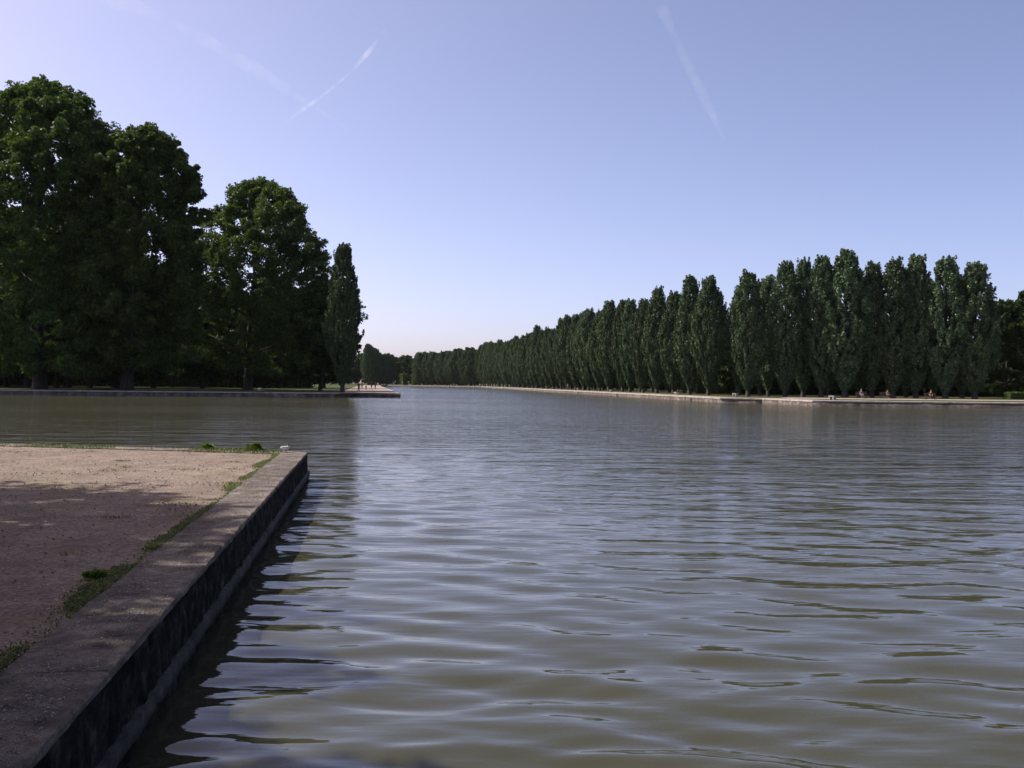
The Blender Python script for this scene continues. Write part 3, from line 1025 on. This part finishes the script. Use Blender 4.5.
weed((-5.95, 23.15, GZ - 0.01), 0.24, 0.17, 170, 'larger bright green leafy weed on the near quay, close to the white bird', 1)
weed((-7.15, 23.55, GZ - 0.01), 0.18, 0.13, 90, 'smaller green leafy weed on the near quay, farther from the white bird', 2)
weed((-3.42, 8.25, GZ - 0.02), 0.08, 0.02, 60, 'low dark green weed in the shaded grass beside the coping', 3)

# ------------------------------------------------------------------ skinned figures
def skin_mesh(name, verts, edges, radii, mat, parent, root=0, sub=1):
    me = bpy.data.meshes.new(name)
    me.from_pydata([tuple(v) for v in verts], edges, [])
    o = link(name, me, mat, parent)
    md = o.modifiers.new('skin', 'SKIN')
    md.use_smooth_shade = True
    sv = me.skin_vertices[0].data if me.skin_vertices else None
    if sv is None:
        me.attributes  # no layer yet
    for i, r in enumerate(radii):
        rr = r if isinstance(r, tuple) else (r, r)
        me.skin_vertices[0].data[i].radius = rr
        me.skin_vertices[0].data[i].use_root = (i == root)
    sd = o.modifiers.new('sub', 'SUBSURF')
    sd.levels = sub
    sd.render_levels = sub
    return o

M['skin'] = plain('skin', (0.42, 0.26, 0.19), 0.6)
M['hair'] = plain('hair', (0.035, 0.025, 0.018), 0.7)
CLOTH = {}
def cloth(col):
    if col not in CLOTH: CLOTH[col] = plain('cloth', col, 0.85)
    return CLOTH[col]

def ellipsoid(name, c, r, mat, parent, rot=0.0):
    bm = bmesh.new()
    bmesh.ops.create_uvsphere(bm, u_segments=14, v_segments=9, radius=1)
    bmesh.ops.scale(bm, vec=r, verts=bm.verts)
    if rot: bmesh.ops.rotate(bm, cent=(0, 0, 0), matrix=Matrix.Rotation(rot, 3, 'X'), verts=bm.verts)
    bmesh.ops.translate(bm, vec=c, verts=bm.verts)
    return link(name, bm_mesh(name, bm, True), mat, parent)

def person(loc, rz, h, pose, top, trouser, label, group='people on the banks', hair=None):
    """facing local -Y."""
    e = empty('person', loc, rz)
    tag(e, label, 'person', group)
    k = h / 1.72
    if pose == 'stand':
        hip, pel = 0.92, 0.0
        legs = [[(s * 0.09, 0.0, 0.88), (s * 0.10, -0.02, 0.48), (s * 0.105, 0.03, 0.08), (s * 0.12, -0.10, 0.04)] for s in (-1, 1)]
    elif pose == 'walk':
        hip, pel = 0.91, 0.0
        legs = [[(-0.09, 0, 0.87), (-0.10, -0.16, 0.48), (-0.10, -0.20, 0.08), (-0.11, -0.33, 0.06)],
                [(0.09, 0, 0.87), (0.10, 0.05, 0.47), (0.10, 0.30, 0.12), (0.11, 0.22, 0.04)]]
    else:                                                       # sit, on something 0.45 high
        hip, pel = 0.52, 0.0
        legs = [[(s * 0.10, -0.02, 0.52), (s * 0.12, -0.44, 0.50), (s * 0.12, -0.46, 0.09), (s * 0.13, -0.60, 0.045)] for s in (-1, 1)]
    b = hip
    spine = [(0, 0, b + 0.03), (0, 0.01, b + 0.22), (0, 0.02, b + 0.42), (0, 0.01, b + 0.50), (0, -0.01, b + 0.57), (0, -0.02, b + 0.66), (0, -0.02, b + 0.75)]
    arms = []
    for s in (-1, 1):
        if pose == 'sit':
            arms.append([(s * 0.17, 0.02, b + 0.43), (s * 0.22, -0.02, b + 0.20), (s * 0.14, -0.24, b + 0.10), (s * 0.11, -0.32, b + 0.09)])
        else:
            sw = 0.10 * s if pose == 'walk' else -0.03
            arms.append([(s * 0.17, 0.02, b + 0.43), (s * 0.22, 0.02 + sw * .4, b + 0.15), (s * 0.22, -0.08 + sw, b - 0.08), (s * 0.21, -0.10 + sw, b - 0.16)])
    V = list(spine)
    Rr = [(0.15, 0.11), (0.13, 0.10), (0.16, 0.11), (0.09, 0.08), (0.055, 0.055), (0.08, 0.09), (0.075, 0.085)]
    E = [(i, i + 1) for i in range(6)]
    for L in legs:
        n = len(V)
        V += L
        Rr += [0.085, 0.06, 0.045, 0.035]
        E += [(0, n), (n, n + 1), (n + 1, n + 2), (n + 2, n + 3)]
    for A in arms:
        n = len(V)
        V += A
        Rr += [0.055, 0.042, 0.032, 0.035]
        E += [(2, n), (n, n + 1), (n + 1, n + 2), (n + 2, n + 3)]
    sc = lambda pts: [tuple(c * k for c in p) for p in pts]
    rs = lambda rr: [tuple(c * k for c in r) if isinstance(r, tuple) else r * k for r in rr]
    skin_mesh('body', sc(V), E, rs(Rr), M['skin'], e)
    # clothes
    V2 = list(spine[:4])
    R2 = [(0.165, 0.125), (0.15, 0.12), (0.18, 0.13), (0.10, 0.09)]
    E2 = [(0, 1), (1, 2), (2, 3)]
    for A in arms:
        n = len(V2)
        V2 += A[:2]
        R2 += [0.072, 0.056]
        E2 += [(2, n), (n, n + 1)]
    skin_mesh('shirt', sc(V2), E2, rs(R2), cloth(top), e)
    V3 = [spine[0]]
    R3 = [(0.168, 0.13)]
    E3 = []
    for L in legs:
        n = len(V3)
        V3 += L[:3]
        R3 += [0.10, 0.078, 0.06]
        E3 += [(0, n), (n, n + 1), (n + 1, n + 2)]
    skin_mesh('trousers', sc(V3), E3, rs(R3), cloth(trouser), e)
    hm = cloth(hair) if hair else M['hair']
    ellipsoid('hair', (0, 0.012 * k, (b + 0.745) * k), (0.088 * k, 0.10 * k, 0.085 * k), hm, e)
    ellipsoid('nose', (0, -0.115 * k, (b + 0.69) * k), (0.014 * k, 0.022 * k, 0.02 * k), M['skin'], e)
    return e

person((-26.2, 171, GZ + 0.01), 0.4, 1.60, 'stand', (0.02, 0.02, 0.025), (0.02, 0.02, 0.022), 'person in dark clothes standing at the left edge of the dock, nearest of the group')
person((-36.0, 240, GZ + 0.01), 2.8, 1.72, 'walk', (0.16, 0.13, 0.14), (0.03, 0.03, 0.04), 'person in a greyish top walking on the dock, behind the dark figure and the child')
person((-28.9, 198, GZ + 0.01), 0.2, 1.05, 'stand', (0.12, 0.05, 0.05), (0.05, 0.03, 0.03), 'small child in reddish clothes standing on the sandy dock')
person((-34.4, 245, GZ + 0.01), 0.1, 1.74, 'stand', (0.10, 0.07, 0.09), (0.012, 0.012, 0.015), 'person with black trousers on the dock, left one of the pair nearest the canal')
person((-33.5, 245, GZ + 0.01), 0.4, 1.78, 'walk', (0.14, 0.10, 0.11), (0.012, 0.012, 0.015), 'person with black trousers on the dock, right one of the pair nearest the canal')
person((14.6, 262, GZ + 0.01), 0.7, 1.7, 'walk', (0.40, 0.28, 0.30), (0.05, 0.05, 0.07), 'person in a pale pink top walking on the promenade by the long poplar row')

# ------------------------------------------------------------------ benches and stones
def bench_mesh():
    bm = bmesh.new()
    add_box(bm, (0, 0, 0.41), (1.5, 0.46, 0.10), 0, 0.015)
    bm2 = bmesh.new()
    add_box(bm2, (0, 0, 0.16), (0.22, 0.38, 0.398), 0, 0.012)
    return bm_mesh('seat', bm), bm_mesh('leg', bm2)
seat_me, leg_me = bench_mesh()
seat_me.materials.append(M['pale_stone'])
leg_me.materials.append(M['pale_stone'])
def bench(x, y, rz, label):
    e = empty('stone_bench', (x, y, GZ), rz)
    tag(e, label, 'bench', 'stone benches along the right bank')
    link('seat', seat_me, None, e)
    for s in (-1, 1):
        l = link('leg', leg_me, None, e)
        l.location = (s * 0.5, 0, 0)
for x, y, lab in ((17.3, 262, 'stone bench on the grass edge behind the walker in pink'), (20.7, 209, 'stone bench in the middle of the long promenade, between the walker and the drain opening'),
                  (26.6, 162, 'stone bench on the grass just above the dark drain opening in the quay'), (33.4, 149.5, 'stone bench on the grass above the dark step of the quay'),
                  (39.6, 123.5, 'stone bench by the quay corner in front of the broadest poplar')):
    bench(x, y, R(90 + 8), lab)
# seats under the trees
def wood_bench(x, y, rz, label):
    e = empty('park_bench', (x, y, GZ), rz)
    tag(e, label, 'bench', 'wooden benches in the shade')
    bm = bmesh.new()
    for j in range(4): add_box(bm, (0, -0.18 + j * 0.12, 0.43), (1.5, 0.10, 0.035), 0, 0.006)
    link('seat', bm_mesh('seat', bm), M['wood'], e)
    bm = bmesh.new()
    for j in range(3): add_box(bm, (0, 0.27 + j * 0.03, 0.58 + j * 0.13), (1.5, 0.03, 0.10), 0, 0.006)
    link('backrest', bm_mesh('backrest', bm), M['wood'], e)
    for s in (-1, 1):
        bm = bmesh.new()
        add_box(bm, (s * 0.6, -0.15, 0.205), (0.06, 0.06, 0.41), 0, 0.008)
        add_box(bm, (s * 0.6, 0.335, 0.45), (0.06, 0.05, 0.90), 0, 0.008)
        link('leg', bm_mesh('leg', bm), M['iron'], e)
M['wood'] = plain('bench_wood', (0.10, 0.06, 0.04), 0.7)
M['iron'] = plain('iron', (0.02, 0.02, 0.02), 0.5)
def spot(px, D): return ((px - 512) / 1000 * D, D)
x, y = spot(862, 136)
wood_bench(x, y, 0, 'wooden bench in shade holding the person in pale pink')
person((x - 0.1, y - 0.02, GZ), 0.1, 1.68, 'sit', (0.17, 0.115, 0.12), (0.13, 0.09, 0.092), 'person in pale pink clothes seated on a bench under the near poplars', hair=(0.25, 0.18, 0.15))
x, y = spot(931, 130)
wood_bench(x, y, 0, 'wooden bench in shade holding the person in dark red')
person((x, y - 0.02, GZ), -0.2, 1.7, 'sit', (0.12, 0.03, 0.03), (0.02, 0.015, 0.02), 'person in dark red seated on a bench under the right end of the poplars')
x, y = spot(886, 139)
wood_bench(x, y, 0, 'wooden bench in shade holding the person in a light brown top')
person((x + 0.2, y - 0.02, GZ), 0.2, 1.6, 'sit', (0.20, 0.12, 0.09), (0.02, 0.02, 0.03), 'person in a light brown top on the bench right of the one in pale pink')

def post(loc, r, h, mat, name, label, cat, group=None):
    e = empty(name, loc)
    tag(e, label, cat, group)
    bm = bmesh.new()
    add_box(bm, (0, 0, h * 0.07), (r * 2.5, r * 2.5, h * 0.15), 0, 0.02)
    link('base', bm_mesh('base', bm), M[mat], e)
    bm = bmesh.new()
    add_box(bm, (0, 0, h * 0.145 + h * 0.36), (r * 1.8, r * 1.8, h * 0.70), 0, 0.03)
    link('shaft', bm_mesh('shaft', bm), M[mat], e)
    bm = bmesh.new()
    add_box(bm, (0, 0, h * 0.90), (r * 2.4, r * 2.4, h * 0.10), 0, 0.02)
    bmesh.ops.create_cone(bm, segments=4, radius1=r * 1.5, radius2=0.02, depth=h * 0.1, matrix=Matrix.Translation((0, 0, h * 1.0)) @ Matrix.Rotation(R(45), 4, 'Z'), cap_ends=True)
    link('cap', bm_mesh('cap', bm), M[mat], e)
post((-65.3, 595.5, GZ), 0.38, 2.1, 'pale_stone', 'stone_pillar', 'pale stone pillar below the bright hedge block at the far end of the canal', 'pillar', 'stone pillars at the far end')
post((-61.3, 593, GZ), 0.42, 2.2, 'pale_stone', 'stone_pillar', 'pale stone pillar right of the other one, below the narrow hedge block', 'pillar', 'stone pillars at the far end')
post((-72.5, 612, GZ), 0.5, 1.3, 'pale_stone', 'stone_pillar', 'short pale stone pillar by the dark trees left of the bright hedge block', 'pillar', 'stone pillars at the far end')
post((-48.5, 151.0, GZ), 0.28, 0.55, 'iron', 'bollard', 'short dark bollard on the sunlit grass strip of the left bank', 'bollard')

def rock(loc, s, label):
    bm = bmesh.new()
    bmesh.ops.create_icosphere(bm, subdivisions=3, radius=1)
    rg = random.Random(3)
    for v in bm.verts:
        n = math.sin(3 * v.co.x + 1) * math.sin(4 * v.co.y) * 0.14 + rg.uniform(-.04, .04)
        v.co *= 1 + n
        v.co.z = max(v.co.z, -0.55)
    bmesh.ops.scale(bm, vec=s, verts=bm.verts)
    o = link('rock', bm_mesh('rock', bm), M['pale_stone'])
    o.location = loc
    tag(o, label, 'rock')
rock((-44.2, 176.0, GZ + 0.12), (0.42, 0.32, 0.3), 'small pale rock at the foot of the lower plane tree')

# ------------------------------------------------------------------ bird on the coping corner
def bird():
    e = empty('bird', (-5.14, 22.75, GZ), R(20))
    tag(e, 'small white bird with a dark cap standing on the coping corner of the near quay', 'bird')
    # body runs along local X, head turned back
    V = [(-0.105, 0, 0.085), (-0.05, 0, 0.095), (0.0, 0, 0.10), (0.05, 0, 0.105), (0.075, 0, 0.135), (0.068, -0.012, 0.165), (0.045, -0.02, 0.158)]
    E = [(i, i + 1) for i in range(6)]
    Rr = [(0.014, 0.02), (0.042, 0.04), (0.052, 0.05), (0.042, 0.042), (0.026, 0.026), (0.025, 0.026), (0.02, 0.02)]
    M['feather'] = plain('feather', (0.72, 0.70, 0.68), 0.8, 0.1)
    M['dark_feather'] = plain('dark_feather', (0.05, 0.045, 0.045), 0.8)
    M['orange'] = plain('orange_leg', (0.35, 0.12, 0.05), 0.6)
    skin_mesh('body', V, E, Rr, M['feather'], e, root=2, sub=2)
    ellipsoid('cap', (0.06, -0.014, 0.180), (0.032, 0.028, 0.022), M['dark_feather'], e)
    for s in (-1, 1):
        ellipsoid('wing', (-0.03, s * 0.044, 0.108), (0.085, 0.014, 0.036), M['feather'], e)
    ellipsoid('tail', (-0.125, 0, 0.085), (0.045, 0.02, 0.008), M['dark_feather'], e)
    bm = bmesh.new()
    bmesh.ops.create_cone(bm, segments=8, radius1=0.009, radius2=0.002, depth=0.035, cap_ends=True, matrix=Matrix.Translation((0.025, -0.028, 0.15)) @ Matrix.Rotation(R(-100), 4, 'Y'))
    link('beak', bm_mesh('beak', bm), M['orange'], e)
    for s in (-1, 1):
        Vv, F = tube_arrays([([(0.012, s * 0.02, 0.06), (0.018, s * 0.02, 0.012), (0.02, s * 0.02, 0.003)], [0.006, 0.005, 0.005]),
                             ([(0.01, s * 0.02, 0.006), (0.05, s * 0.03, 0.005)], [0.006, 0.008])], 6)
        link('leg', np_mesh('leg', Vv, F), M['orange'], e)
bird()

# ------------------------------------------------------------------ vapour trails high in the sky
def trail(pts, width, dens, label):
    Z = 3000.0
    P = []
    for px, py in pts:
        D = (Z - CAM_H) * 1000 / (383.4 - (py - ROLL * (px - 512)))
        P.append(((px - 512) / 1000 * D, D, Z))
    V, F = tube_arrays([([Vector(p) for p in P], [width * (0.3 if i in (0, len(P) - 1) else 0.8 + 0.3 * math.sin(2.3 * i + px)) for i in range(len(P))])], 16)
    bm = bmesh.new()
    bm.from_mesh(np_mesh('vapour_trail', V, F))
    bmesh.ops.holes_fill(bm, edges=[e for e in bm.edges if e.is_boundary], sides=0)
    o = link('vapour_trail', bm_mesh('vapour_trail', bm), None)
    m = bpy.data.materials.new('vapour')
    m.use_nodes = True
    nt = m.node_tree
    nt.nodes.remove(nt.nodes['Principled BSDF'])
    v = nt.nodes.new('ShaderNodeVolumePrincipled')
    v.inputs['Color'].default_value = (1, 1, 1, 1)
    v.inputs['Density'].default_value = dens
    v.inputs['Anisotropy'].default_value = 0.3
    n = noise(nt, 0.004, 3, 0.6, position(nt))
    mr = N(nt, 'ShaderNodeMapRange')
    mr.inputs[1].default_value = 0.38
    mr.inputs[2].default_value = 0.66
    mr.inputs[4].default_value = dens * 2
    nt.links.new(n.outputs[0], mr.inputs[0])
    nt.links.new(mr.outputs[0], v.inputs['Density'])
    nt.links.new(v.outputs[0], nt.nodes['Material Output'].inputs['Volume'])
    o.data.materials.append(m)
    tag(o, label, 'vapour trail', 'vapour trails in the sky')
TRAILS = [([(70, -22), (110, -2), (150, 14), (200, 38), (250, 68), (300, 100), (345, 128)], 74, 0.00022, 'broad faint vapour trail slanting down across the upper left sky'),
          ([(280, 124), (300, 110), (330, 88), (348, 72), (364, 54), (382, 30)], 24, 0.0010, 'short bright thin vapour trail rising to the right in the left half of the sky'),
          ([(640, -40), (655, 0), (668, 30), (688, 72), (704, 102), (722, 140)], 58, 0.00024, 'broken faint vapour trail running down the upper right sky')]
for a in TRAILS: trail(*a)

# ------------------------------------------------------------------ haze
def haze():
    bm = bmesh.new()
    add_box(bm, (0, 0, 28), (2960, 2960, 62))
    o = link('haze', bm_mesh('haze', bm), None)
    m = bpy.data.materials.new('haze')
    m.use_nodes = True
    nt = m.node_tree
    nt.nodes.remove(nt.nodes['Principled BSDF'])
    v = nt.nodes.new('ShaderNodeVolumePrincipled')
    v.inputs['Color'].default_value = (0.9, 0.93, 1.0, 1)
    v.inputs['Density'].default_value = 0.00002
    nt.links.new(v.outputs[0], nt.nodes['Material Output'].inputs['Volume'])
    o.data.materials.append(m)
    tag(o, 'thin pale summer haze over the canal', 'haze', kind='stuff')
haze()
